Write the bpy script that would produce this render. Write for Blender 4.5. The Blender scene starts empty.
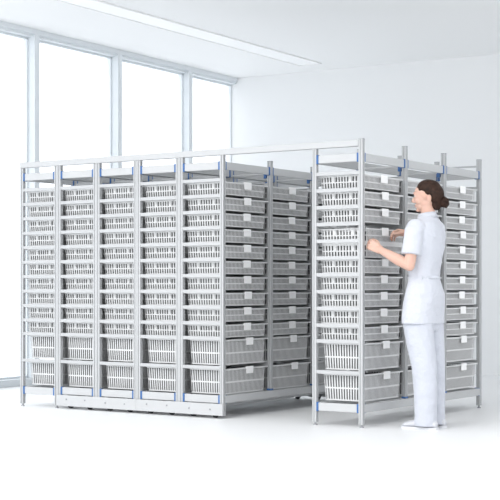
import bpy, bmesh, math, random
from mathutils import Vector, Matrix
random.seed(7)
S = bpy.context.scene
COL = S.collection
R = math.radians

# ------------------------------------------------------------------ camera frame
TH = R(34.15); CT, ST = math.cos(TH), math.sin(TH)
CAMX, CAMY, CAMZ = 4.662, -8.220, 0.95
def cam2w(x, z):            # metres right of / in front of the camera -> world X, Y
    return (CAMX + x * CT - z * ST, CAMY + x * ST + z * CT)

# ------------------------------------------------------------------ materials
def mat(name, base, rough=0.5, metal=0.0, bump=None, noise=None, spec=0.5, sss=0.0, sheen=0.0):
    m = bpy.data.materials.new(name); m.use_nodes = True
    nt = m.node_tree; b = nt.nodes['Principled BSDF']
    b.inputs['Base Color'].default_value = (*base, 1)
    b.inputs['Roughness'].default_value = rough
    b.inputs['Metallic'].default_value = metal
    b.inputs['Specular IOR Level'].default_value = spec
    if sss:
        b.inputs['Subsurface Weight'].default_value = sss
        b.inputs['Subsurface Radius'].default_value = (0.012, 0.005, 0.003)
        b.inputs['Subsurface Scale'].default_value = 1.0
    if sheen: b.inputs['Sheen Weight'].default_value = sheen
    tc = nt.nodes.new('ShaderNodeTexCoord')
    if noise:
        sc, amt = noise
        n = nt.nodes.new('ShaderNodeTexNoise'); n.inputs['Scale'].default_value = sc
        nt.links.new(tc.outputs['Object'], n.inputs['Vector'])
        mx = nt.nodes.new('ShaderNodeMix'); mx.data_type = 'RGBA'
        mx.inputs[6].default_value = (*base, 1)
        mx.inputs[7].default_value = (*[c * (1 - amt) for c in base], 1)
        nt.links.new(n.outputs['Fac'], mx.inputs[0]); nt.links.new(mx.outputs[2], b.inputs['Base Color'])
    if bump:
        sc, st, dist = bump
        n = nt.nodes.new('ShaderNodeTexNoise'); n.inputs['Scale'].default_value = sc; n.inputs['Detail'].default_value = 4
        nt.links.new(tc.outputs['Object'], n.inputs['Vector'])
        bp = nt.nodes.new('ShaderNodeBump'); bp.inputs['Strength'].default_value = st; bp.inputs['Distance'].default_value = dist
        nt.links.new(n.outputs['Fac'], bp.inputs['Height']); nt.links.new(bp.outputs['Normal'], b.inputs['Normal'])
    return m
M = {}
M['floor'] = mat('floor_resin', (0.855, 0.86, 0.865), 0.4, noise=(1.5, 0.02), spec=0.35)
M['wall'] = mat('wall_paint', (0.845, 0.855, 0.862), 0.9, bump=(60, 0.05, 0.002), spec=0.2)
M['ceil'] = mat('ceiling_paint', (0.885, 0.893, 0.897), 0.9, bump=(60, 0.05, 0.002), spec=0.2)
M['frame'] = mat('window_frame_coating', (0.74, 0.78, 0.81), 0.5, noise=(8, 0.02))
M['alu'] = mat('anodised_aluminium', (0.50, 0.51, 0.52), 0.45, 0.2, noise=(30, 0.05))
M['rail'] = mat('white_coated_aluminium', (0.53, 0.54, 0.55), 0.5, 0.05, noise=(20, 0.03))
M['plate'] = mat('white_coated_sheet_metal', (0.53, 0.54, 0.55), 0.5, 0.05, noise=(20, 0.03))
M['blue'] = mat('blue_nylon', (0.04, 0.135, 0.36), 0.4, noise=(40, 0.1))
M['basket'] = mat('white_basket_plastic', (0.70, 0.705, 0.71), 0.5, noise=(25, 0.05))
M['rim'] = mat('basket_rim_plastic', (0.66, 0.665, 0.67), 0.42, noise=(25, 0.04))
M['shade_sheet'] = mat('dark_slot_shade', (0.16, 0.163, 0.168), 0.7, noise=(18, 0.35))  # dark grey that stands in for the shade inside the baskets
M['card'] = mat('label_card', (0.95, 0.95, 0.95), 0.6, noise=(60, 0.03))
M['dark'] = mat('dark_rubber', (0.06, 0.065, 0.07), 0.6, noise=(40, 0.2))
M['screw'] = mat('zinc_screw', (0.35, 0.36, 0.38), 0.35, 0.8, noise=(40, 0.1))
M['pack'] = mat('white_wrapper', (0.85, 0.855, 0.87), 0.45, bump=(45, 0.5, 0.01))
M['skin'] = mat('skin', (0.66, 0.42, 0.335), 0.5, noise=(14, 0.08), sss=0.25)
M['lip'] = mat('lips', (0.62, 0.26, 0.24), 0.4, noise=(30, 0.1))
M['eyewhite'] = mat('eye_white', (0.85, 0.84, 0.83), 0.25, noise=(30, 0.03))
M['iris'] = mat('brown_iris', (0.06, 0.03, 0.02), 0.2, noise=(80, 0.2))
M['cloth'] = mat('white_uniform_cotton', (0.575, 0.595, 0.655), 0.85, bump=(11, 0.7, 0.03), sheen=0.2, spec=0.2)
M['trouser'] = mat('white_trouser_cotton', (0.545, 0.567, 0.63), 0.85, bump=(8, 0.8, 0.035), sheen=0.2, spec=0.2)
M['shoe'] = mat('white_leather', (0.60, 0.61, 0.65), 0.45, bump=(60, 0.1, 0.002))
M['sole'] = mat('shoe_sole', (0.70, 0.71, 0.74), 0.6, noise=(40, 0.05))

# hair: fine strands through a stretched noise
m = mat('brown_hair', (0.045, 0.022, 0.015), 0.6, spec=0.22)
nt = m.node_tree; b = nt.nodes['Principled BSDF']
tc = nt.nodes.new('ShaderNodeTexCoord'); mp = nt.nodes.new('ShaderNodeMapping'); mp.inputs['Scale'].default_value = (25, 160, 60)
n = nt.nodes.new('ShaderNodeTexNoise'); n.inputs['Scale'].default_value = 1.0; n.inputs['Detail'].default_value = 3
nt.links.new(tc.outputs['Object'], mp.inputs['Vector']); nt.links.new(mp.outputs['Vector'], n.inputs['Vector'])
cr = nt.nodes.new('ShaderNodeValToRGB')
cr.color_ramp.elements[0].position = 0.3; cr.color_ramp.elements[0].color = (0.016, 0.0075, 0.005, 1)
cr.color_ramp.elements[1].position = 0.75; cr.color_ramp.elements[1].color = (0.052, 0.025, 0.016, 1)
nt.links.new(n.outputs['Fac'], cr.inputs['Fac']); nt.links.new(cr.outputs['Color'], b.inputs['Base Color'])
bp = nt.nodes.new('ShaderNodeBump'); bp.inputs['Strength'].default_value = 0.5; bp.inputs['Distance'].default_value = 0.004
nt.links.new(n.outputs['Fac'], bp.inputs['Height']); nt.links.new(bp.outputs['Normal'], b.inputs['Normal'])
M['hair'] = m

# window glass: mostly clear, reflective at grazing angles
m = bpy.data.materials.new('window_glass'); m.use_nodes = True
nt = m.node_tree; nt.nodes.clear()
o = nt.nodes.new('ShaderNodeOutputMaterial'); mx = nt.nodes.new('ShaderNodeMixShader')
lw = nt.nodes.new('ShaderNodeLayerWeight'); pw = nt.nodes.new('ShaderNodeMath'); pw.operation = 'POWER'; pw.inputs[1].default_value = 5
nt.links.new(lw.outputs['Facing'], pw.inputs[0])
fr = nt.nodes.new('ShaderNodeMath'); fr.operation = 'MULTIPLY_ADD'; fr.inputs[1].default_value = 0.7; fr.inputs[2].default_value = 0.03
nt.links.new(pw.outputs[0], fr.inputs[0])
t = nt.nodes.new('ShaderNodeBsdfTransparent'); t.inputs['Color'].default_value = (0.97, 0.985, 1, 1)
g = nt.nodes.new('ShaderNodeBsdfGlossy'); g.inputs['Roughness'].default_value = 0.02
nt.links.new(fr.outputs[0], mx.inputs[0]); nt.links.new(t.outputs[0], mx.inputs[1]); nt.links.new(g.outputs[0], mx.inputs[2])
nt.links.new(mx.outputs[0], o.inputs['Surface']); M['glass'] = m

m = bpy.data.materials.new('lit_diffuser'); m.use_nodes = True
b = m.node_tree.nodes['Principled BSDF']; b.inputs['Base Color'].default_value = (0.9, 0.91, 0.92, 1)
b.inputs['Emission Color'].default_value = (0.97, 0.985, 1, 1); b.inputs['Emission Strength'].default_value = 0.06
M['diffuser'] = m

# ------------------------------------------------------------------ mesh helpers
def hexa(bm, p):            # p: 8 points, bottom ring 0-3 (ccw from above), top ring 4-7
    v = [bm.verts.new(q) for q in p]
    for f in ((3, 2, 1, 0), (4, 5, 6, 7), (0, 1, 5, 4), (1, 2, 6, 5), (2, 3, 7, 6), (3, 0, 4, 7)):
        bm.faces.new([v[i] for i in f])
def box(bm, x0, x1, y0, y1, z0, z1):
    hexa(bm, [(x0, y0, z0), (x1, y0, z0), (x1, y1, z0), (x0, y1, z0), (x0, y0, z1), (x1, y0, z1), (x1, y1, z1), (x0, y1, z1)])
def bevel(bm, w, seg=2):
    bmesh.ops.bevel(bm, geom=list(bm.edges), offset=w, segments=seg, affect='EDGES', profile=0.6)
def cyl(bm, c, r, h, axis='Z', seg=20, r2=None):
    mtx = Matrix.Translation(c)
    if axis == 'X': mtx = mtx @ Matrix.Rotation(R(90), 4, 'Y')
    if axis == 'Y': mtx = mtx @ Matrix.Rotation(R(90), 4, 'X')
    bmesh.ops.create_cone(bm, cap_ends=True, segments=seg, radius1=r, radius2=r if r2 is None else r2, depth=h, matrix=mtx)
def ell(bm, c, rx, ry, rz, rot=None, seg=24):
    mtx = Matrix.Translation(c)
    if rot is not None: mtx = mtx @ rot
    mtx = mtx @ Matrix.Diagonal((rx, ry, rz, 1))
    bmesh.ops.create_uvsphere(bm, u_segments=seg, v_segments=seg // 2 + 2, radius=1, matrix=mtx)
def ring_loft(bm, rings):   # rings: lists of equal length of points; closed solid
    vs = [[bm.verts.new(p) for p in r] for r in rings]
    n = len(vs[0])
    for a, b_ in zip(vs[:-1], vs[1:]):
        for i in range(n):
            j = (i + 1) % n
            bm.faces.new((a[i], a[j], b_[j], b_[i]))
    bm.faces.new(list(reversed(vs[0]))); bm.faces.new(vs[-1])
def zloft(bm, secs, n=28, p=2.0):    # secs: (cx, cy, z, rx, ry)
    rings = []
    for cx, cy, z, rx, ry in secs:
        r = []
        for i in range(n):
            a = 2 * math.pi * i / n; c, s = math.cos(a), math.sin(a)
            r.append((cx + rx * math.copysign(abs(c) ** (2 / p), c), cy + ry * math.copysign(abs(s) ** (2 / p), s), z))
        rings.append(r)
    ring_loft(bm, rings)
def tube(bm, pts, rad, seg=14, ball=True):
    pts = [Vector(p) for p in pts]; rings = []; up = Vector((0.13, 0.27, 0.95)).normalized()
    for i, p in enumerate(pts):
        d = (pts[min(i + 1, len(pts) - 1)] - pts[max(i - 1, 0)]).normalized()
        u = up.cross(d)
        if u.length < 0.1: u = Vector((1, 0, 0)).cross(d)
        u.normalize(); w = d.cross(u)
        rings.append([p + rad[i] * (u * math.cos(2 * math.pi * k / seg) + w * math.sin(2 * math.pi * k / seg)) for k in range(seg)])
    ring_loft(bm, rings)
    if ball:
        for k in (0, -1): ell(bm, pts[k], rad[k], rad[k], rad[k], seg=12)
def mesh(name, bm, m, smooth=False):
    bmesh.ops.recalc_face_normals(bm, faces=list(bm.faces))
    me = bpy.data.meshes.new(name); bm.to_mesh(me); bm.free(); me.materials.append(m)
    if smooth:
        for p in me.polygons: p.use_smooth = True
    return me
def obj(name, data, parent=None, loc=(0, 0, 0), rot=0):
    o = bpy.data.objects.new(name, data); COL.objects.link(o)
    o.location = loc; o.rotation_euler = (0, 0, rot)
    if parent: o.parent = parent
    return o
def tag(o, label, cat, group=None):
    o['label'] = label; o['category'] = cat
    if group: o['group'] = group
    return o
def remeshed(name, bm, m, voxel, smooth=6, fac=0.5):
    bmesh.ops.recalc_face_normals(bm, faces=list(bm.faces))
    me = bpy.data.meshes.new(name + '_src'); bm.to_mesh(me); bm.free()
    o = bpy.data.objects.new(name + '_src', me); COL.objects.link(o)
    r = o.modifiers.new('r', 'REMESH'); r.mode = 'VOXEL'; r.voxel_size = voxel; r.use_smooth_shade = True
    s = o.modifiers.new('s', 'SMOOTH'); s.iterations = smooth; s.factor = fac
    dg = bpy.context.evaluated_depsgraph_get(); dg.update()
    out = bpy.data.meshes.new_from_object(o.evaluated_get(dg))
    out.name = name; out.materials.clear(); out.materials.append(m)
    for p in out.polygons: p.use_smooth = True
    bpy.data.objects.remove(o); bpy.data.meshes.remove(me)
    return out

# ------------------------------------------------------------------ room (local frame: x along back wall, y along window wall)
ROT = R(34.15 - 31.45)
RX, RY = cam2w(-2.363, 13.14)
YB, HC = 4.24, 3.474         # back wall, ceiling height
Y0 = -3.6                    # the window wall starts here, towards the camera
def struct(name, bm, m, parent=None):
    o = obj(name, mesh(name, bm, m), parent)
    if parent is None:
        o.location = (RX, RY, 0); o.rotation_euler = (0, 0, ROT)
        o['kind'] = 'structure'
    return o
bm = bmesh.new(); box(bm, -0.16, 14, -14, YB, -0.1, 0); struct('floor', bm, M['floor'])
bm = bmesh.new(); box(bm, -0.16, 14, Y0, YB + 0.15, HC, HC + 0.12); struct('ceiling', bm, M['ceil'])
bm = bmesh.new(); box(bm, -0.16, 14, YB, YB + 0.15, 0, HC); struct('wall_back', bm, M['wall'])
# window wall: deep mullions between glazed bays, header band, floor sill
HD = 0.075
bm = bmesh.new(); box(bm, -0.16, 0.0, Y0, YB, HC - 0.05, HC); box(bm, -0.13, -0.02, Y0, YB, HC - HD, HC - 0.05)
struct('wall_left', bm, M['frame'])
bm = bmesh.new(); box(bm, -0.16, 0.0, Y0, YB, 0, 0.068); bevel(bm, 0.004); struct('baseboard_left', bm, M['frame'])
mull = [0.505 + 1.3475 * k for k in (-3, -2, -1, 0, 1, 2)]
for k, y in enumerate(mull):
    bm = bmesh.new(); box(bm, -0.150, 0.0, y, y + 0.072, 0.068, HC - 0.05); bevel(bm, 0.003)
    struct('trim_%d' % (k + 1), bm, M['frame'])
ys = [(a + 0.072, b_) for a, b_ in zip(mull, mull[1:] + [YB])]
for k, (a, b_) in enumerate(ys):
    z0, z1 = 0.068, HC - HD
    bm = bmesh.new()
    for q in ((a, a + 0.018, z0, z1), (b_ - 0.018, b_, z0, z1), (a, b_, z0, z0 + 0.02), (a, b_, z1 - 0.02, z1)):
        box(bm, -0.115, -0.085, *q)
    w = struct('window_%d' % (k + 1), bm, M['frame'])
    bm = bmesh.new(); box(bm, -0.104, -0.096, a + 0.012, b_ - 0.012, z0 + 0.012, z1 - 0.012)
    struct('glass_pane', bm, M['glass'], w)

# recessed linear ceiling light
def room2w(x, y, z): 
    c, s = math.cos(ROT), math.sin(ROT); return (RX + x * c - y * s, RY + x * s + y * c, z)
def cam2room(x, z):
    wx, wy = cam2w(x, z); dx, dy = wx - RX, wy - RY
    c, s = math.cos(ROT), math.sin(ROT); return (dx * c + dy * s, -dx * s + dy * c)
d = 1390 * (HC - 0.95) / (287.5 - 64)
lx, ly = cam2room((310 - 250) / 1390 * d, d)
L = 5.6
lamp = tag(obj('ceiling_light', None, None, room2w(lx - 0.03, ly - L / 2, HC), ROT - R(0.6)), 'long slim white linear light set in the ceiling', 'ceiling light')
bm = bmesh.new(); w = 0.15
box(bm, -w, -w + 0.02, -L / 2, L / 2, -0.012, 0); box(bm, w - 0.02, w, -L / 2, L / 2, -0.012, 0)
box(bm, -w, w, -L / 2, -L / 2 + 0.02, -0.012, 0); box(bm, -w, w, L / 2 - 0.02, L / 2, -0.012, 0)
obj('light_frame', mesh('light_frame', bm, M['ceil']), lamp)
bm = bmesh.new(); box(bm, -w + 0.02, w - 0.02, -L / 2 + 0.02, L / 2 - 0.02, -0.006, 0)
obj('diffuser', mesh('diffuser', bm, M['diffuser']), lamp)

# ------------------------------------------------------------------ racks
D = 0.367            # post centre to post centre across the end
BAY = 0.6235
PW = 0.0162           # half post
ROWS = [1.7205 - 0.1157 * i for i in range(10)] + [0.570, 0.3575]
YF = [BAY * k for k in range(4)]

def post_mesh(z0, z1, cap=True):
    bm = bmesh.new(); h, g, dp = PW, 0.0042, 0.005
    prof = []
    for k in range(4):
        a = k * math.pi / 2; c, s = math.cos(a), math.sin(a)
        for (x, y) in ((h, -h + 0.0015), (h, -g), (h - dp, -g), (h - dp, g), (h, g), (h, h - 0.0015), (h - 0.0015, h)):
            prof.append((x * c - y * s, x * s + y * c))
    lo = [bm.verts.new((x, y, z0)) for x, y in prof]; hi = [bm.verts.new((x, y, z1)) for x, y in prof]
    n = len(prof)
    for i in range(n): bm.faces.new((lo[i], lo[(i + 1) % n], hi[(i + 1) % n], hi[i]))
    bm.faces.new(list(reversed(lo))); bm.faces.new(hi)
    return mesh('post', bm, M['alu'])
def plug_mesh():
    bm = bmesh.new(); box(bm, -PW, PW, -PW, PW, 0, 0.004); return mesh('end_cap', bm, M['screw'])
def foot_mesh():
    bm = bmesh.new(); cyl(bm, (0, 0, 0.013), 0.007, 0.022); cyl(bm, (0, 0, 0.003), 0.016, 0.006, r2=0.013)
    return mesh('foot', bm, M['screw'])
def beam_mesh(length, axis, hgt=0.056, th=0.020):
    bm = bmesh.new()
    if axis == 'Y': box(bm, -th / 2, th / 2, -length / 2, length / 2, -hgt / 2, hgt / 2)
    else: box(bm, -length / 2, length / 2, -th / 2, th / 2, -hgt / 2, hgt / 2)
    bevel(bm, 0.002, 1)
    return mesh('beam', bm, M['rail'])
def clip_mesh(axis, hgt=0.056, th=0.020):
    bm = bmesh.new(); a, t_, h = 0.008, th / 2 + 0.004, hgt / 2 + 0.003
    if axis == 'Y': box(bm, -t_, t_, -a, a, -h, h)
    else: box(bm, -a, a, -t_, t_, -h, h)
    bevel(bm, 0.0015, 1)
    return mesh('clip', bm, M['blue'])
def bracket_mesh():
    bm = bmesh.new(); box(bm, -0.034, 0.004, -0.012, 0.012, -0.012, 0.014); box(bm, -0.034, -0.012, -0.012, 0.012, -0.034, -0.008)
    return mesh('tie_bracket', bm, M['blue'])
def runner_mesh(th):
    # a folded channel: upright web with two lips on which the basket rims slide
    bm = bmesh.new(); x0, x1 = -D + PW, -PW
    box(bm, x0, x1, -0.004, 0.004, -0.001, 0.023)
    box(bm, x0, x1, -th / 2, th / 2, -0.001, 0.002)
    box(bm, x0, x1, -th / 2, th / 2, 0.020, 0.023)
    for s in (-1, 1): box(bm, x0, x0 + 0.03, s * th / 2 - 0.001, s * th / 2 + 0.001, -0.001, 0.023)
    box(bm, x1 - 0.03, x1, -th / 2, th / 2, -0.001, 0.023)
    return mesh('runner', bm, M['alu'])
def collar_mesh():
    bm = bmesh.new(); q = PW + 0.004; p = PW + 0.0002; box(bm, -p, p, -q, q, 0.0002, 0.013); return mesh('collar', bm, M['blue'])
ME = dict(yl=beam_mesh(3 * BAY - 2 * PW, 'Y', th=0.030), col=collar_mesh(), yb=beam_mesh(BAY - 2 * PW, 'Y'), xb=beam_mesh(D - 2 * PW, 'X'), yc=clip_mesh('Y'), xc=clip_mesh('X'),
          tie=beam_mesh(D - 2 * PW, 'X', 0.014, 0.014), br=bracket_mesh(), foot=foot_mesh(), cap=plug_mesh(),
          run_e=runner_mesh(0.026), run_m=runner_mesh(0.034))
def end_runner():
    bm = bmesh.new(); x0, x1 = -D + PW, -PW
    box(bm, x0, x1, -0.013, -0.010, -0.001, 0.023); box(bm, x0, x1, -0.010, 0.013, -0.001, 0.001); box(bm, x0, x1, -0.010, 0.004, 0.020, 0.023)
    return mesh('runner', bm, M['alu'])
ME['run_f'] = end_runner()
PM = {}
def post(z0, z1):
    if (z0, z1) not in PM: PM[(z0, z1)] = post_mesh(z0, z1)
    return PM[(z0, z1)]

def build_rack(root, ox, kind):
    fixed = kind != 'mobile'
    for sx in (0, 1):
        for k, y in enumerate(YF):
            z1 = 1.908
            if kind == 'right' and not (sx == 1 and k == 0): z1 = 1.955
            zb = 0.02 if k in (0, 3) else (0.158 if fixed else 0.169)     # inner posts stand on the long bottom beams
            p = obj('post', post(zb, z1), root, (ox - sx * D, y, 0))
            if k in (1, 2): obj('collar', ME['col'], p, (0, 0, zb))
            elif fixed: obj('foot', ME['foot'], p)
            if not (k == 0 and z1 < 1.95): obj('end_cap', ME['cap'], p, (0, 0, z1))
    ztop, zbot = 1.834, (0.128 if fixed else 0.139)
    for z, nm in ((ztop, 'top_beam'), (zbot, 'bottom_beam')):
        for sx in (0, 1):
            if nm == 'bottom_beam':
                b_ = obj(nm, ME['yl'], root, (ox - sx * D, YF[3] / 2, z))
                for s in (-1, 1): obj('clip', ME['yc'], b_, (0, s * (YF[3] / 2 - PW - 0.007), 0))
                continue
            for k in range(3):
                b_ = obj(nm, ME['yb'], root, (ox - sx * D, (YF[k] + YF[k + 1]) / 2, z))
                for s in (-1, 1): obj('clip', ME['yc'], b_, (0, s * (BAY / 2 - PW - 0.007), 0))
        for k in (0, 3):
            b_ = obj('cross_beam', ME['xb'], root, (ox - D / 2, YF[k], z))
            for s in (-1, 1): obj('clip', ME['xc'], b_, (s * (D / 2 - PW - 0.007), 0, 0))
    for k in (1, 2):
        t_ = obj('cross_tie', ME['tie'], root, (ox - D / 2, YF[k], 1.815))
        obj('bracket', ME['br'], t_, (D / 2 - PW, 0, 0))
        t_ = obj('cross_tie', ME['tie'], root, (ox - D / 2, YF[k], zbot - 0.02))
    if kind == 'right': obj('cross_tie', ME['tie'], root, (ox - D / 2, YF[3], 1.905))
    for k, y in enumerate(YF):
        for z in ROWS: 
            obj('runner', ME['run_f'] if k == 0 else (ME['run_e'] if k == 3 else ME['run_m']), root, (ox - 0, y, z))

# wheels under the sliding units
def wheel_mesh():
    bm = bmesh.new(); cyl(bm, (0, 0, 0), 0.034, 0.022, 'X', 24); bevel(bm, 0.002, 1); return mesh('wheel', bm, M['dark'])
def fork_mesh():
    bm = bmesh.new(); box(bm, -0.018, 0.018, -0.022, 0.022, 0.036, 0.044)
    for s in (-1, 1): box(bm, s * 0.015 - 0.002, s * 0.015 + 0.002, -0.016, 0.016, -0.008, 0.04)
    cyl(bm, (0, 0, 0), 0.006, 0.036, 'X', 12); return mesh('wheel_fork', bm, M['screw'])
def chassis_mesh(xa, xb):
    bm = bmesh.new()
    for x in (xa, xb): box(bm, x - 0.012, x + 0.012, 0, YF[3], 0.078, 0.108)
    return mesh('chassis_beam', bm, M['alu'])
WH, FK = wheel_mesh(), fork_mesh()
def screw_mesh():
    bm = bmesh.new(); cyl(bm, (0, 0, 0), 0.006, 0.004, 'Y', 14); return mesh('screw', bm, M['screw'])
SC = screw_mesh()

PITCH = D + 2 * PW + 0.0006
XR = [-1.153 - PITCH * k for k in (4, 3, 2, 1, 0)] + [0.0]        # right-hand posts of racks, left to right
rk = tag(obj('shelving_rack', None, None, (XR[0], 0, 0)), 'fixed grey aluminium basket rack at far left nearest the windows', 'rack')
build_rack(rk, 0, 'left')
for a, lab in ((1, 'sliding aluminium double basket rack on wheels, between fixed left rack and aisle unit'),
               (3, 'sliding aluminium double basket rack on wheels, bordering the open aisle')):
    root = tag(obj('mobile_shelving_unit', None, None, (XR[a], 0, 0)), lab, 'rack')
    build_rack(root, 0, 'mobile'); build_rack(root, PITCH, 'mobile')
    xa, xb = -D - PW, PITCH + PW
    bm = bmesh.new(); box(bm, xa, xb, -PW - 0.010, -PW - 0.0005, 0.022, 0.107); bevel(bm, 0.0015, 1)
    pl = obj('base_plate', mesh('base_plate', bm, M['plate']), root)
    for sx in (-0.28, -0.09, 0.115, 0.305): obj('screw', SC, pl, (sx, -PW - 0.011, 0.075 - 0.01 * (sx > 0)))
    bm = bmesh.new(); box(bm, xa, xb, YF[3] + PW + 0.001, YF[3] + PW + 0.010, 0.022, 0.107)
    obj('base_plate', mesh('base_plate', bm, M['plate']), root)
    for x0 in (0, PITCH):
        for sx in (-0.29, -0.09):
            bm = bmesh.new(); box(bm, x0 + sx - 0.012, x0 + sx + 0.012, -PW, YF[3] + PW, 0.080, 0.108)
            ch = obj('chassis_beam', mesh('chassis_beam', bm, M['alu']), root)
            for y in (0.04, 1.80):
                wh = obj('wheel', WH, root, (x0 + sx, y, 0.035)); obj('wheel_fork', FK, wh)
rr = tag(obj('shelving_rack', None, None, (XR[5], 0, 0)), 'fixed grey aluminium basket rack at the right, in front of the woman', 'rack')
build_rack(rr, 0, 'right')

bm = bmesh.new(); box(bm, XR[0] - D - 0.018, -PW - 0.001, -PW - 0.002, 0.024, 1.909, 1.953); bevel(bm, 0.002, 1)
tag(obj('guide_rail', mesh('guide_rail', bm, M['rail'])), 'long pale horizontal rail along the tops of all the rack ends', 'rail')

# ------------------------------------------------------------------ baskets
def wall_bars(bm, P, n, zs, frac, wide=0, th=0.0025):
    """P(t, z, o): point at t in 0..1 along the wall, height z, o outwards; zs: slot rows (z0, z1)"""
    def patch(t0, t1, z0, z1):
        hexa(bm, [P(t0, z0, 0), P(t1, z0, 0), P(t1, z0, -th), P(t0, z0, -th), P(t0, z1, 0), P(t1, z1, 0), P(t1, z1, -th), P(t0, z1, -th)])
    lo = 0.0
    for (z0, z1) in zs:
        patch(0, 1, lo, z0); lo = z1
    patch(0, 1, lo, HB[0])
    for r, (z0, z1) in enumerate(zs):
        for i in range(n + 1):
            c = i / n; h = frac / n / 2
            if wide and r % 2 == 1 and i in (4, 10): c += 0.5 / n; h = 0.76 / n
            patch(max(0, c - h), min(1, c + h), z0, z1)
HB = [0.1]
def basket_mesh(h, ax, by, taper):
    """ax: size along x (front at +x), by: along y; origin at base centre"""
    HB[0] = h; bm = bmesh.new()
    def pt(x, y, z): 
        k = taper * (1 - z / h); return (x - math.copysign(k, x), y - math.copysign(k, y), z)
    hx, hy = ax / 2, by / 2
    small = ((0.008, 0.042), (0.050, 0.083))
    zs = small if h < 0.12 else (((0.010, h * 0.44), (h * 0.50, h - 0.012)) if h < 0.19 else
         small + tuple((a + 0.1065, b_ + 0.1065) for a, b_ in small))
    nx, ny = 15, 30
    def side(sgn_x, sgn_y):
        if sgn_y:
            def P(t, z, o):
                x = -hx + t * ax; k = taper * (1 - z / h)
                return (x * (hx - k) / hx, sgn_y * (hy - k + o), z)
        else:
            def P(t, z, o):
                y = -hy + t * by; k = taper * (1 - z / h)
                return (sgn_x * (hx - k + o), y * (hy - k) / hy, z)
        return P
    for s in (-1, 1): wall_bars(bm, side(0, s), nx, zs, 0.48, 0 if 0.12 < h < 0.19 else 5)
    for s in (-1, 1): wall_bars(bm, side(s, 0), ny, zs, 0.44, 0)
    k = taper; X, Y = hx - k, hy - k
    for i in range(12):      # open grid floor
        y = -Y + (i + 0.5) / 12 * 2 * Y; box(bm, -X, X, y - 0.009, y + 0.009, 0, 0.0022)
    for i in range(7):
        x = -X + (i + 0.5) / 7 * 2 * X; box(bm, x - 0.007, x + 0.007, -Y, Y, 0.0002, 0.0026)
    for q in (-1, 1): box(bm, q * X - 0.004, q * X + 0.004, -Y, Y, 0, 0.003)
    return mesh('basket', bm, M['basket'])
def rim_mesh(h, ax, by):
    bm = bmesh.new(); hx, hy, e = ax / 2, by / 2, 0.010
    z0, z1 = h - 0.006, h
    box(bm, hx - 0.002, hx + e, -hy - e, hy + e + 0.016, z0 - 0.002, z1 + 0.001); box(bm, -hx - e, -hx + 0.002, -hy - e, hy + e, z0, z1)
    box(bm, -hx, hx, hy - 0.002, hy + e, z0, z1); box(bm, -hx, hx, -hy - e, -hy + 0.002, z0, z1)
    return mesh('rim', bm, M['rim'])
def shade_sheet_mesh(h, ax, by, taper):  # added sheet just inside the basket walls, makes the slots look shaded
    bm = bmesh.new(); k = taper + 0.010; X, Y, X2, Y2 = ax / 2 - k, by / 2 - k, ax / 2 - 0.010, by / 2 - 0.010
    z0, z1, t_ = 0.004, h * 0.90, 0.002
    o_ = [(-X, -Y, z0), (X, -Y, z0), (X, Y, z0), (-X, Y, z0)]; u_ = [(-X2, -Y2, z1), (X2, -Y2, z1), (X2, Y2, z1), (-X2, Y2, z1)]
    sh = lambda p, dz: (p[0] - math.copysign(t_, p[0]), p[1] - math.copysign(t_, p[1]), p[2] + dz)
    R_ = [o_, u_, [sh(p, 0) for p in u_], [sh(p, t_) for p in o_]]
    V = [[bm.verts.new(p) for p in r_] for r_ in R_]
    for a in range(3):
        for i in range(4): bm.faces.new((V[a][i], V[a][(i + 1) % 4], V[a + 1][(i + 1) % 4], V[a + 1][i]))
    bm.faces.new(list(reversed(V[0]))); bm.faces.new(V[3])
    return mesh('shade_sheet', bm, M['shade_sheet'])
def card_mesh(h, ax, w=0.094, hh=0.054):
    bm = bmesh.new(); x = ax / 2 + 0.011
    box(bm, x, x + 0.004, -w / 2, w / 2, h - hh + 0.010, h + 0.010)
    box(bm, x - 0.018, x + 0.002, -w / 2 + 0.01, w / 2 - 0.01, h + 0.0015, h + 0.007)
    bevel(bm, 0.0012, 1)
    return mesh('label_card', bm, M['card'])
AX, BY = 0.342, 0.524
HS, HL = 0.093, 0.185
HM = 0.1985
KIND = {'small': (HS, AX, BY, 0.007), 'large': (HL, AX - 0.018, BY - 0.01, 0.010), 'medium': (HM, AX + 0.022, BY, 0.008)}
BM_ = {k: (basket_mesh(*v), rim_mesh(*v[:3]), card_mesh(v[0], v[1]), shade_sheet_mesh(*v)) for k, v in KIND.items()}
def basket(kind, x_front, yc, ztop, label, group, cardoff=0.0, tilt=0.0):
    h, ax, by, _ = KIND[kind]
    o = tag(obj('storage_basket', BM_[kind][0]), label, 'basket', group)
    o.location = (x_front - ax / 2 - 0.011, yc, ztop - h)
    o.rotation_euler = (0, tilt, 0)
    obj('rim', BM_[kind][1], o); obj('label_card', BM_[kind][2], o, (0, cardoff, 0)); obj('shade_sheet', BM_[kind][3], o)['label'] = 'dark grey sheet added as shade behind the slots'
    return o
ORD = ['topmost', 'second from top', 'third from top', 'fourth from top', 'fifth from top', 'sixth from top', 'seventh from top',
       'eighth from top', 'ninth from top', 'tenth from top', 'second from bottom', 'lowest']
RK = ['the far-left rack by windows', 'the second rack from left', 'the third rack from left', 'the fourth rack from left',
      'the fifth rack, facing the aisle', "the right rack beside the woman"]
GR = ['baskets in the far left rack', 'baskets in the second rack from left', 'baskets in the third rack from left',
      'baskets in the fourth rack from left', 'baskets in the fifth rack along the aisle', 'baskets in the right rack']
BAYN = ['near', 'middle', 'far']
NB = [1, 1, 1, 1, 3, 3]
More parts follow.
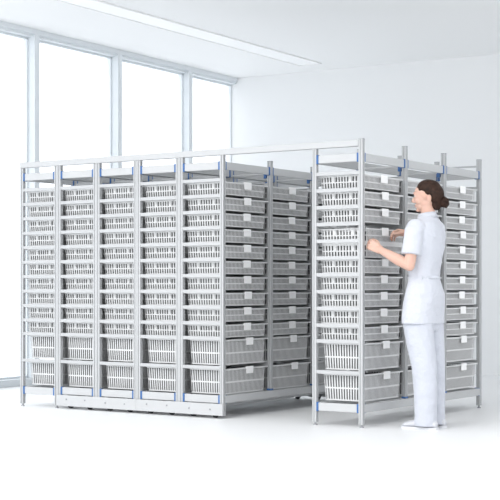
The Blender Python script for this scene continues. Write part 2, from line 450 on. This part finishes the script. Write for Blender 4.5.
for r in range(6):
    for bay in range(NB[r]):
        for i, z in enumerate(ROWS):
            if r == 5 and bay == 0 and i in (3, 4): continue
            kind = 'small' if i < 10 else 'large'
            size = 'shallow' if i < 10 else 'deep'
            where = RK[r] if NB[r] == 1 else BAYN[bay] + ' bay of ' + RK[r]
            lab = '%s slotted basket, %s in %s' % (size, ORD[i - 1 if (r == 5 and bay == 0 and 4 < i < 10) else i], where)
            basket(kind, XR[r] + random.uniform(0.004, 0.012), YF[bay] + 0.297, z - 0.001, lab, GR[r],
                   cardoff=0.010 + random.uniform(-0.006, 0.006) + (0.02 if kind == 'large' else 0))
PULLX, PULLZ = 0.034, ROWS[3] - 0.021
pulled = basket('medium', PULLX, YF[0] + 0.297, PULLZ, 'deep pulled-out basket held in both hands of the woman', GR[5], -0.03)

# white wrapped supplies in the pulled-out basket
def pack_mesh(sx, sy, sz, seed):
    rnd = random.Random(seed); bm = bmesh.new()
    bmesh.ops.create_grid(bm, x_segments=9, y_segments=9, size=1)
    top = [v for v in bm.verts]; bm2 = bmesh.new()
    n = 10; g = {}
    for s in (1, -1):
        for i in range(n):
            for j in range(n):
                u, v = 2 * i / (n - 1) - 1, 2 * j / (n - 1) - 1
                e = max(0.0, (1 - u ** 4)) * max(0.0, (1 - v ** 4))
                zz = s * sz / 2 * (e ** 0.5) * (1 + rnd.uniform(-0.12, 0.12))
                if e < 1e-6 and s == -1: g[(s, i, j)] = g[(1, i, j)]; continue
                g[(s, i, j)] = bm2.verts.new((u * sx / 2, v * sy / 2, zz + sz / 2))
        for i in range(n - 1):
            for j in range(n - 1):
                bm2.faces.new((g[(s, i, j)], g[(s, i + 1, j)], g[(s, i + 1, j + 1)], g[(s, i, j + 1)]))
    bm.free()
    return mesh('wrapped_pack', bm2, M['pack'], True)
BXC = PULLX - 0.175
zb = PULLZ - HM + 0.0065
for k, (dx, dy, sx, sy, sz, rz, lb) in enumerate((
        (0.02, -0.16, 0.20, 0.13, 0.212, 8, 'crumpled white wrapped pack at left end of the pulled-out basket'),
        (0.00, 0.00, 0.21, 0.15, 0.15, -6, 'white wrapped pack in the middle of the pulled-out basket'),
        (0.02, 0.16, 0.20, 0.13, 0.17, 4, 'white wrapped pack at right end of the pulled-out basket'))):
    tag(obj('wrapped_pack', pack_mesh(sx, sy, sz, k), None, (BXC + dx, 0.297 + dy, zb), R(rz)), lb, 'pack', 'packs in the pulled-out basket')

# ------------------------------------------------------------------ the woman (local frame: +x forward, +y her left)
PX, PY = 0.360, 0.224
per = tag(obj('person', None, None, (PX, PY, 0), R(180)),
          'woman in white short-sleeved uniform with dark hair bun reaching into the right rack', 'person')
HEADC = Vector((-0.018, 0.0, 1.572))
HR = Matrix.Translation(HEADC) @ Matrix.Rotation(R(14), 4, 'Z') @ Matrix.Rotation(R(7), 4, 'Y')
def hp(x, y, z): return HR @ Vector((x, y, z))
def hell(bm, x, y, z, a, b_, c, rot=None, seg=24):
    m_ = HR.to_3x3().to_4x4()
    if rot is not None: m_ = m_ @ rot
    ell(bm, hp(x, y, z), a, b_, c, m_, seg)

bm = bmesh.new()
# head
hell(bm, -0.012, 0, 0.018, 0.090, 0.072, 0.080)                # cranium
hell(bm, 0.030, 0, -0.005, 0.058, 0.060, 0.085)               # face mask
hell(bm, 0.040, 0, -0.060, 0.042, 0.043, 0.042)               # jaw
hell(bm, 0.068, 0, -0.090, 0.017, 0.020, 0.015)               # chin
for s in (-1, 1):
    hell(bm, 0.052, s * 0.034, -0.028, 0.028, 0.022, 0.028)   # cheeks
    hell(bm, 0.005, s * 0.036, -0.050, 0.046, 0.016, 0.026)   # jaw angle
    hell(bm, 0.0685, s * 0.031, 0.0115, 0.0125, 0.014, 0.0060)
    hell(bm, 0.070, s * 0.024, 0.024, 0.016, 0.024, 0.008)    # brow
hell(bm, 0.092, 0, -0.016, 0.013, 0.0085, 0.022, Matrix.Rotation(R(-28), 4, 'Y'))
hell(bm, 0.100, 0, -0.027, 0.010, 0.009, 0.0085)               # nose tip
for s in (-1, 1): hell(bm, 0.090, s * 0.011, -0.034, 0.009, 0.007, 0.007)
hell(bm, 0.080, 0, -0.056, 0.010, 0.020, 0.0065); hell(bm, 0.077, 0, -0.066, 0.010, 0.017, 0.0065)
for s in (-1, 1):                                              # ears
    hell(bm, -0.030, s * 0.073, -0.030, 0.015, 0.008, 0.027, Matrix.Rotation(R(-12), 4, 'Y') @ Matrix.Rotation(R(s * 16), 4, 'Z'))
# neck and shoulders
tube(bm, [(-0.035, 0, 1.36), (-0.030, 0, 1.43), (-0.022, 0, 1.50), (-0.020, 0, 1.56)], [0.062, 0.050, 0.047, 0.050], 18)
zloft(bm, [(-0.02, 0, 0.86, 0.07, 0.12), (-0.005, 0, 0.95, 0.08, 0.135), (0, 0, 1.02, 0.068, 0.108), (0, 0, 1.15, 0.08, 0.12),
           (-0.012, 0, 1.27, 0.085, 0.130), (-0.02, 0, 1.33, 0.06, 0.130), (-0.03, 0, 1.375, 0.045, 0.075)], 24)
# legs
for s, fx in ((1, -0.045), (-1, -0.035)):
    tube(bm, [(0, s * 0.075, 0.90), (fx * 0.5, s * 0.08, 0.68), (fx * 0.7, s * 0.08, 0.48), (fx - 0.015, s * 0.08, 0.32), (fx - 0.01, s * 0.08, 0.10), (fx, s * 0.08, 0.06)],
         [0.085, 0.07, 0.05, 0.05, 0.033, 0.034])
    tube(bm, [(fx - 0.02, s * 0.083, 0.042), (fx + 0.06, s * 0.086, 0.032), (fx + 0.12, s * 0.086, 0.027)], [0.024, 0.018, 0.012])
# arms
LS, LE, LW = Vector((-0.012, 0.163, 1.355)), Vector((0.002, 0.212, 1.095)), Vector((0.238, 0.192, 1.205))
RS, RE, RW = Vector((-0.012, -0.163, 1.355)), Vector((0.060, -0.225, 1.115)), Vector((0.208, -0.188, 1.325))
def arm(sh, el, wr):
    m1 = sh.lerp(el, 0.5); m2 = el.lerp(wr, 0.35); m3 = el.lerp(wr, 0.75)
    tube(bm, [sh.lerp(el, 0.12), m1, el], [0.042, 0.041, 0.036]); tube(bm, [el, m2, m3, wr], [0.036, 0.039, 0.030, 0.0235])
arm(LS, LE, LW); arm(RS, RE, RW)
tube(bm, [(-0.02, 0.05, 1.34), LS - Vector((0, 0.01, 0.02))], [0.042, 0.040]); tube(bm, [(-0.02, -0.05, 1.34), RS - Vector((0, -0.01, 0.02))], [0.042, 0.040])
def hand(wr, fwd, across, nrm, curls, thumb, spread=0.0):
    """fwd: wrist to knuckles; across: index to little finger; nrm: out of the back of the hand"""
    fwd, across = fwd.normalized(), across.normalized(); nrm = nrm.normalized()
    k0 = wr + fwd * 0.082
    for i, w_ in enumerate((-0.028, -0.0095, 0.0095, 0.027)):
        tube(bm, [wr + across * w_ * 0.55, k0 + across * w_ - fwd * (0, 0.0, 0.002, 0.008)[i]], [0.0155, 0.0115], 12)
    tube(bm, [wr - fwd * 0.02, wr + fwd * 0.01], [0.0235, 0.021], 14)
    ln = ((0.038, 0.024, 0.020), (0.042, 0.027, 0.021), (0.039, 0.025, 0.020), (0.031, 0.019, 0.018))
    for i, w_ in enumerate((-0.029, -0.0098, 0.0098, 0.028)):
        p = k0 + across * w_ - fwd * (0, 0.0, 0.002, 0.008)[i]
        d_ = (fwd + across * (i - 1.5) * spread).normalized(); ang = 0; pts = [p]
        for seg_, cu in zip(ln[i], curls):
            ang += R(cu); dd = d_ * math.cos(ang) - nrm * math.sin(ang)
            p = p + dd * seg_; pts.append(p.copy())
        tube(bm, pts, [0.0098, 0.0086, 0.0078, 0.0066] if i < 3 else [0.0088, 0.0076, 0.0068, 0.0058], 12)
    t0 = wr + fwd * 0.022 - across * 0.020
    pts = [t0]
    for (a_, b_, c_), l_ in zip(thumb, (0.042, 0.030, 0.025)):
        dd = (fwd * a_ - across * b_ - nrm * c_).normalized(); pts.append(pts[-1] + dd * l_)
    tube(bm, pts, [0.0150, 0.0115, 0.0098, 0.0078], 12)
# left hand: back of the hand to the camera, fingers on the near end of the basket front
fl = Vector((0.80, 0.02, 0.42))
nl = Vector((-0.25, 0.93, 0.28)); nl -= fl.normalized() * nl.dot(fl.normalized()); nl.normalize()
al = fl.normalized().cross(nl)           # index -> little finger
if al.z > 0: al = -al
hand(LW, fl, al, nl, (38, 42, 30), ((0.75, 0.5, 0.45), (0.95, 0.15, 0.45), (1.0, 0.0, 0.35)))
# right hand: pinching the rim right of the label
fr_ = Vector((0.80, 0.28, 0.10))
nr = Vector((-0.15, -0.55, 0.78)); nr -= fr_.normalized() * nr.dot(fr_.normalized()); nr.normalize()
ar = fr_.normalized().cross(nr)
if ar.z > 0: ar = -ar
hand(RW, fr_, ar, nr, (34, 40, 24), ((0.8, 0.4, 0.5), (1.0, 0.0, 0.4), (1.0, -0.1, 0.25)))
obj('body', remeshed('body', bm, M['skin'], 0.0032, 5), per)

# face details
bm = bmesh.new(); hell(bm, 0.0860, 0, -0.0575, 0.005, 0.016, 0.0038, seg=16); hell(bm, 0.0835, 0, -0.0648, 0.005, 0.013, 0.0042, seg=16)
obj('lips', mesh('lips', bm, M['lip'], True), per)
for s in (-1, 1):
    bm = bmesh.new(); hell(bm, 0.0690, s * 0.031, 0.004, 0.0105, 0.0120, 0.0065, seg=16)
    e = obj('eye', mesh('eye', bm, M['eyewhite'], True), per)
    bm = bmesh.new(); hell(bm, 0.0785, s * 0.031, 0.003, 0.0020, 0.005, 0.0055, seg=14)
    obj('iris', mesh('iris', bm, M['iris'], True), e)
    bm = bmesh.new(); tube(bm, [hp(0.0800, s * 0.014, 0.027), hp(0.0755, s * 0.030, 0.032), hp(0.060, s * 0.045, 0.029)], [0.0022, 0.0026, 0.0015], 8)
    obj('eyebrow', mesh('eyebrow', bm, M['hair'], True), per)
# hair: smooth cap swept to a low bun
bm = bmesh.new()
hell(bm, -0.022, 0, 0.040, 0.086, 0.077, 0.066, Matrix.Rotation(R(-16), 4, 'Y'))
hell(bm, -0.058, 0, 0.004, 0.060, 0.077, 0.080, Matrix.Rotation(R(14), 4, 'Y'))
hell(bm, -0.072, 0, -0.045, 0.038, 0.052, 0.052)
hell(bm, -0.058, 0, -0.072, 0.034, 0.042, 0.038)
for s in (-1, 1):
    hell(bm, -0.004, s * 0.040, 0.058, 0.060, 0.032, 0.026, Matrix.Rotation(R(36), 4, 'Y'))
    hell(bm, -0.024, s * 0.052, 0.024, 0.030, 0.026, 0.036)
hair = obj('hair', remeshed('hair', bm, M['hair'], 0.004, 6), per)
bm = bmesh.new()
c = Vector((-0.110, 0, -0.064))
hell(bm, c.x, 0, c.z, 0.030, 0.036, 0.036)
for k in range(3):
    pts = []; rad = []
    for i in range(15):
        a = 2 * math.pi * i / 14; r_ = 0.033 - 0.008 * k
        pts.append(hp(c.x - 0.010 - 0.008 * k, r_ * math.cos(a + k), c.z + r_ * math.sin(a + k))); rad.append(0.0085)
    tube(bm, pts, rad, 8, False)
obj('hair_bun', mesh('hair_bun', bm, M['hair'], True), per)

# tunic
bm = bmesh.new()
zloft(bm, [(0.010, 0, 0.705, 0.122, 0.190), (0.010, 0, 0.76, 0.122, 0.188), (0.003, 0, 0.84, 0.122, 0.180), (-0.004, 0, 0.91, 0.116, 0.168),
           (-0.002, 0, 0.97, 0.100, 0.146), (0.0, 0, 1.015, 0.092, 0.134), (0.002, 0, 1.07, 0.096, 0.138), (0.002, 0, 1.14, 0.108, 0.148),
           (-0.006, 0, 1.22, 0.118, 0.158), (-0.016, 0, 1.29, 0.112, 0.168), (-0.022, 0, 1.345, 0.098, 0.170), (-0.026, 0, 1.385, 0.082, 0.135),
           (-0.028, 0, 1.415, 0.066, 0.085), (-0.026, 0, 1.432, 0.056, 0.060)], 36, 2.25)
def sleeve(sh, el):
    e = sh.lerp(el, 0.72)
    tube(bm, [sh + Vector((0, -math.copysign(0.03, sh.y), 0.0)), sh.lerp(el, 0.12), sh.lerp(el, 0.4), e], [0.060, 0.066, 0.064, 0.066], 20, False)
    ell(bm, sh + Vector((0, -math.copysign(0.012, sh.y), -0.004)), 0.064, 0.058, 0.058)
sleeve(LS, LE); sleeve(RS, RE)
tunic = obj('tunic', remeshed('tunic', bm, M['cloth'], 0.006, 6), per)
bm = bmesh.new()      # stand collar
n = 28; rings = []
for z, ro in ((1.415, 0.071), (1.452, 0.060)):
    rings.append([(-0.027 + (z - 1.415) * 0.25 + ro * math.cos(2 * math.pi * i / n), ro * 0.98 * math.sin(2 * math.pi * i / n), z + 0.010 * -math.cos(2 * math.pi * i / n)) for i in range(n)])
for z, ro in ((1.452, 0.055), (1.415, 0.062)):
    rings.append([(-0.027 + (z - 1.415) * 0.25 + ro * math.cos(2 * math.pi * i / n), ro * 0.98 * math.sin(2 * math.pi * i / n), z + 0.010 * -math.cos(2 * math.pi * i / n)) for i in range(n)])
vs = [[bm.verts.new(p) for p in r_] for r_ in rings]
for a in range(4):
    for i in range(n): bm.faces.new((vs[a][i], vs[a][(i + 1) % n], vs[(a + 1) % 4][(i + 1) % n], vs[(a + 1) % 4][i]))
obj('collar', mesh('collar', bm, M['cloth'], True), tunic)
bm = bmesh.new()      # half belt at the back waist
for i in range(9):
    a0, a1 = R(118 + i * 13.8), R(118 + (i + 1) * 13.8)
    def bp_(a, r_, z): return (r_ * 0.094 * math.cos(a) * 1.0, r_ * 0.137 * math.sin(a), z)
    hexa(bm, [bp_(a0, 0.97, 1.005), bp_(a0, 1.03, 1.005), bp_(a1, 1.03, 1.005), bp_(a1, 0.97, 1.005), bp_(a0, 0.97, 1.03), bp_(a0, 1.03, 1.03), bp_(a1, 1.03, 1.03), bp_(a1, 0.97, 1.03)])
bmesh.ops.remove_doubles(bm, verts=list(bm.verts), dist=0.0005)
obj('half_belt', mesh('half_belt', bm, M['cloth'], True), tunic)
# trousers
bm = bmesh.new()
zloft(bm, [(0.0, 0, 0.66, 0.09, 0.15), (0.0, 0, 0.80, 0.105, 0.162), (0, 0, 0.93, 0.09, 0.14)], 30)
for s, fx in ((1, -0.050), (-1, -0.028)):
    zloft(bm, [(fx - 0.002, s * 0.083, 0.022, 0.078, 0.072), (fx - 0.002, s * 0.083, 0.10, 0.076, 0.071), (fx, s * 0.082, 0.25, 0.080, 0.073),
               (fx + 0.010, s * 0.081, 0.42, 0.088, 0.077), (fx * 0.3 + 0.005, s * 0.080, 0.58, 0.098, 0.084), (0.008, s * 0.078, 0.70, 0.106, 0.088), (0.0, s * 0.075, 0.82, 0.10, 0.085)], 26)
obj('trousers', remeshed('trousers', bm, M['trouser'], 0.006, 5), per)
# shoes
for s, fx in ((1, -0.050), (-1, -0.028)):
    bm = bmesh.new(); rings = []
    for x, hw, h0 in ((-0.085, 0.022, 0.05), (-0.07, 0.033, 0.070), (-0.03, 0.037, 0.080), (0.03, 0.038, 0.076), (0.08, 0.042, 0.062), (0.125, 0.041, 0.050), (0.155, 0.032, 0.038), (0.170, 0.016, 0.020)):
        r_ = []
        for i in range(16):
            a = 2 * math.pi * i / 16
            r_.append((fx + x, s * 0.086 + hw * math.cos(a), max(0.012, 0.012 + (h0 - 0.012) * (0.5 + 0.5 * math.sin(a)) )))
        rings.append(r_)
    ring_loft(bm, rings)
    sh = obj('shoe', remeshed('shoe', bm, M['shoe'], 0.004, 3), per)
    bm = bmesh.new()
    outl = []
    for x, hw in ((-0.090, 0.020), (-0.075, 0.034), (-0.03, 0.037), (0.03, 0.036), (0.08, 0.043), (0.125, 0.042), (0.158, 0.032), (0.175, 0.014)): outl.append((fx + x, s * 0.086 + hw))
    for x, hw in reversed(((-0.090, 0.020), (-0.075, 0.034), (-0.03, 0.037), (0.03, 0.036), (0.08, 0.043), (0.125, 0.042), (0.158, 0.032), (0.175, 0.014))): outl.append((fx + x, s * 0.086 - hw))
    ring_loft(bm, [[(x, y, 0.0) for x, y in outl], [(x, y, 0.016) for x, y in outl]])
    obj('sole', mesh('sole', bm, M['sole']), sh)

# ------------------------------------------------------------------ light
W = bpy.data.worlds.new('World'); S.world = W; W.use_nodes = True
bg = W.node_tree.nodes['Background']; bg.inputs['Color'].default_value = (0.97, 0.984, 1.0, 1); bg.inputs['Strength'].default_value = 1.85
sun = bpy.data.lights.new('sun', 'SUN'); sun.energy = 1.0; sun.angle = R(28); sun.color = (1.0, 0.995, 0.98)
so = bpy.data.objects.new('sun', sun); COL.objects.link(so)
# towards the sun: left of and behind the camera
dx, dz, el_ = -0.62, -0.78, R(36)
tx, ty = dx * CT - dz * ST, dx * ST + dz * CT
v = Vector((tx, ty, 0)).normalized() * math.cos(el_) + Vector((0, 0, math.sin(el_)))
so.rotation_euler = v.to_track_quat('Z', 'Y').to_euler()

# ------------------------------------------------------------------ camera
cd = bpy.data.cameras.new('camera'); co = bpy.data.objects.new('camera', cd); COL.objects.link(co)
cd.sensor_width = 36; cd.lens = 36 * 1390 / 500; cd.shift_y = 37.5 / 500
co.location = (CAMX, CAMY, CAMZ); co.rotation_euler = (R(90), 0, TH)
cd.clip_end = 200
S.camera = co
S.view_settings.view_transform = 'Standard'; S.view_settings.look = 'None'
S.view_settings.exposure = 0.0; S.view_settings.gamma = 1.0; S.view_settings.use_curve_mapping = False
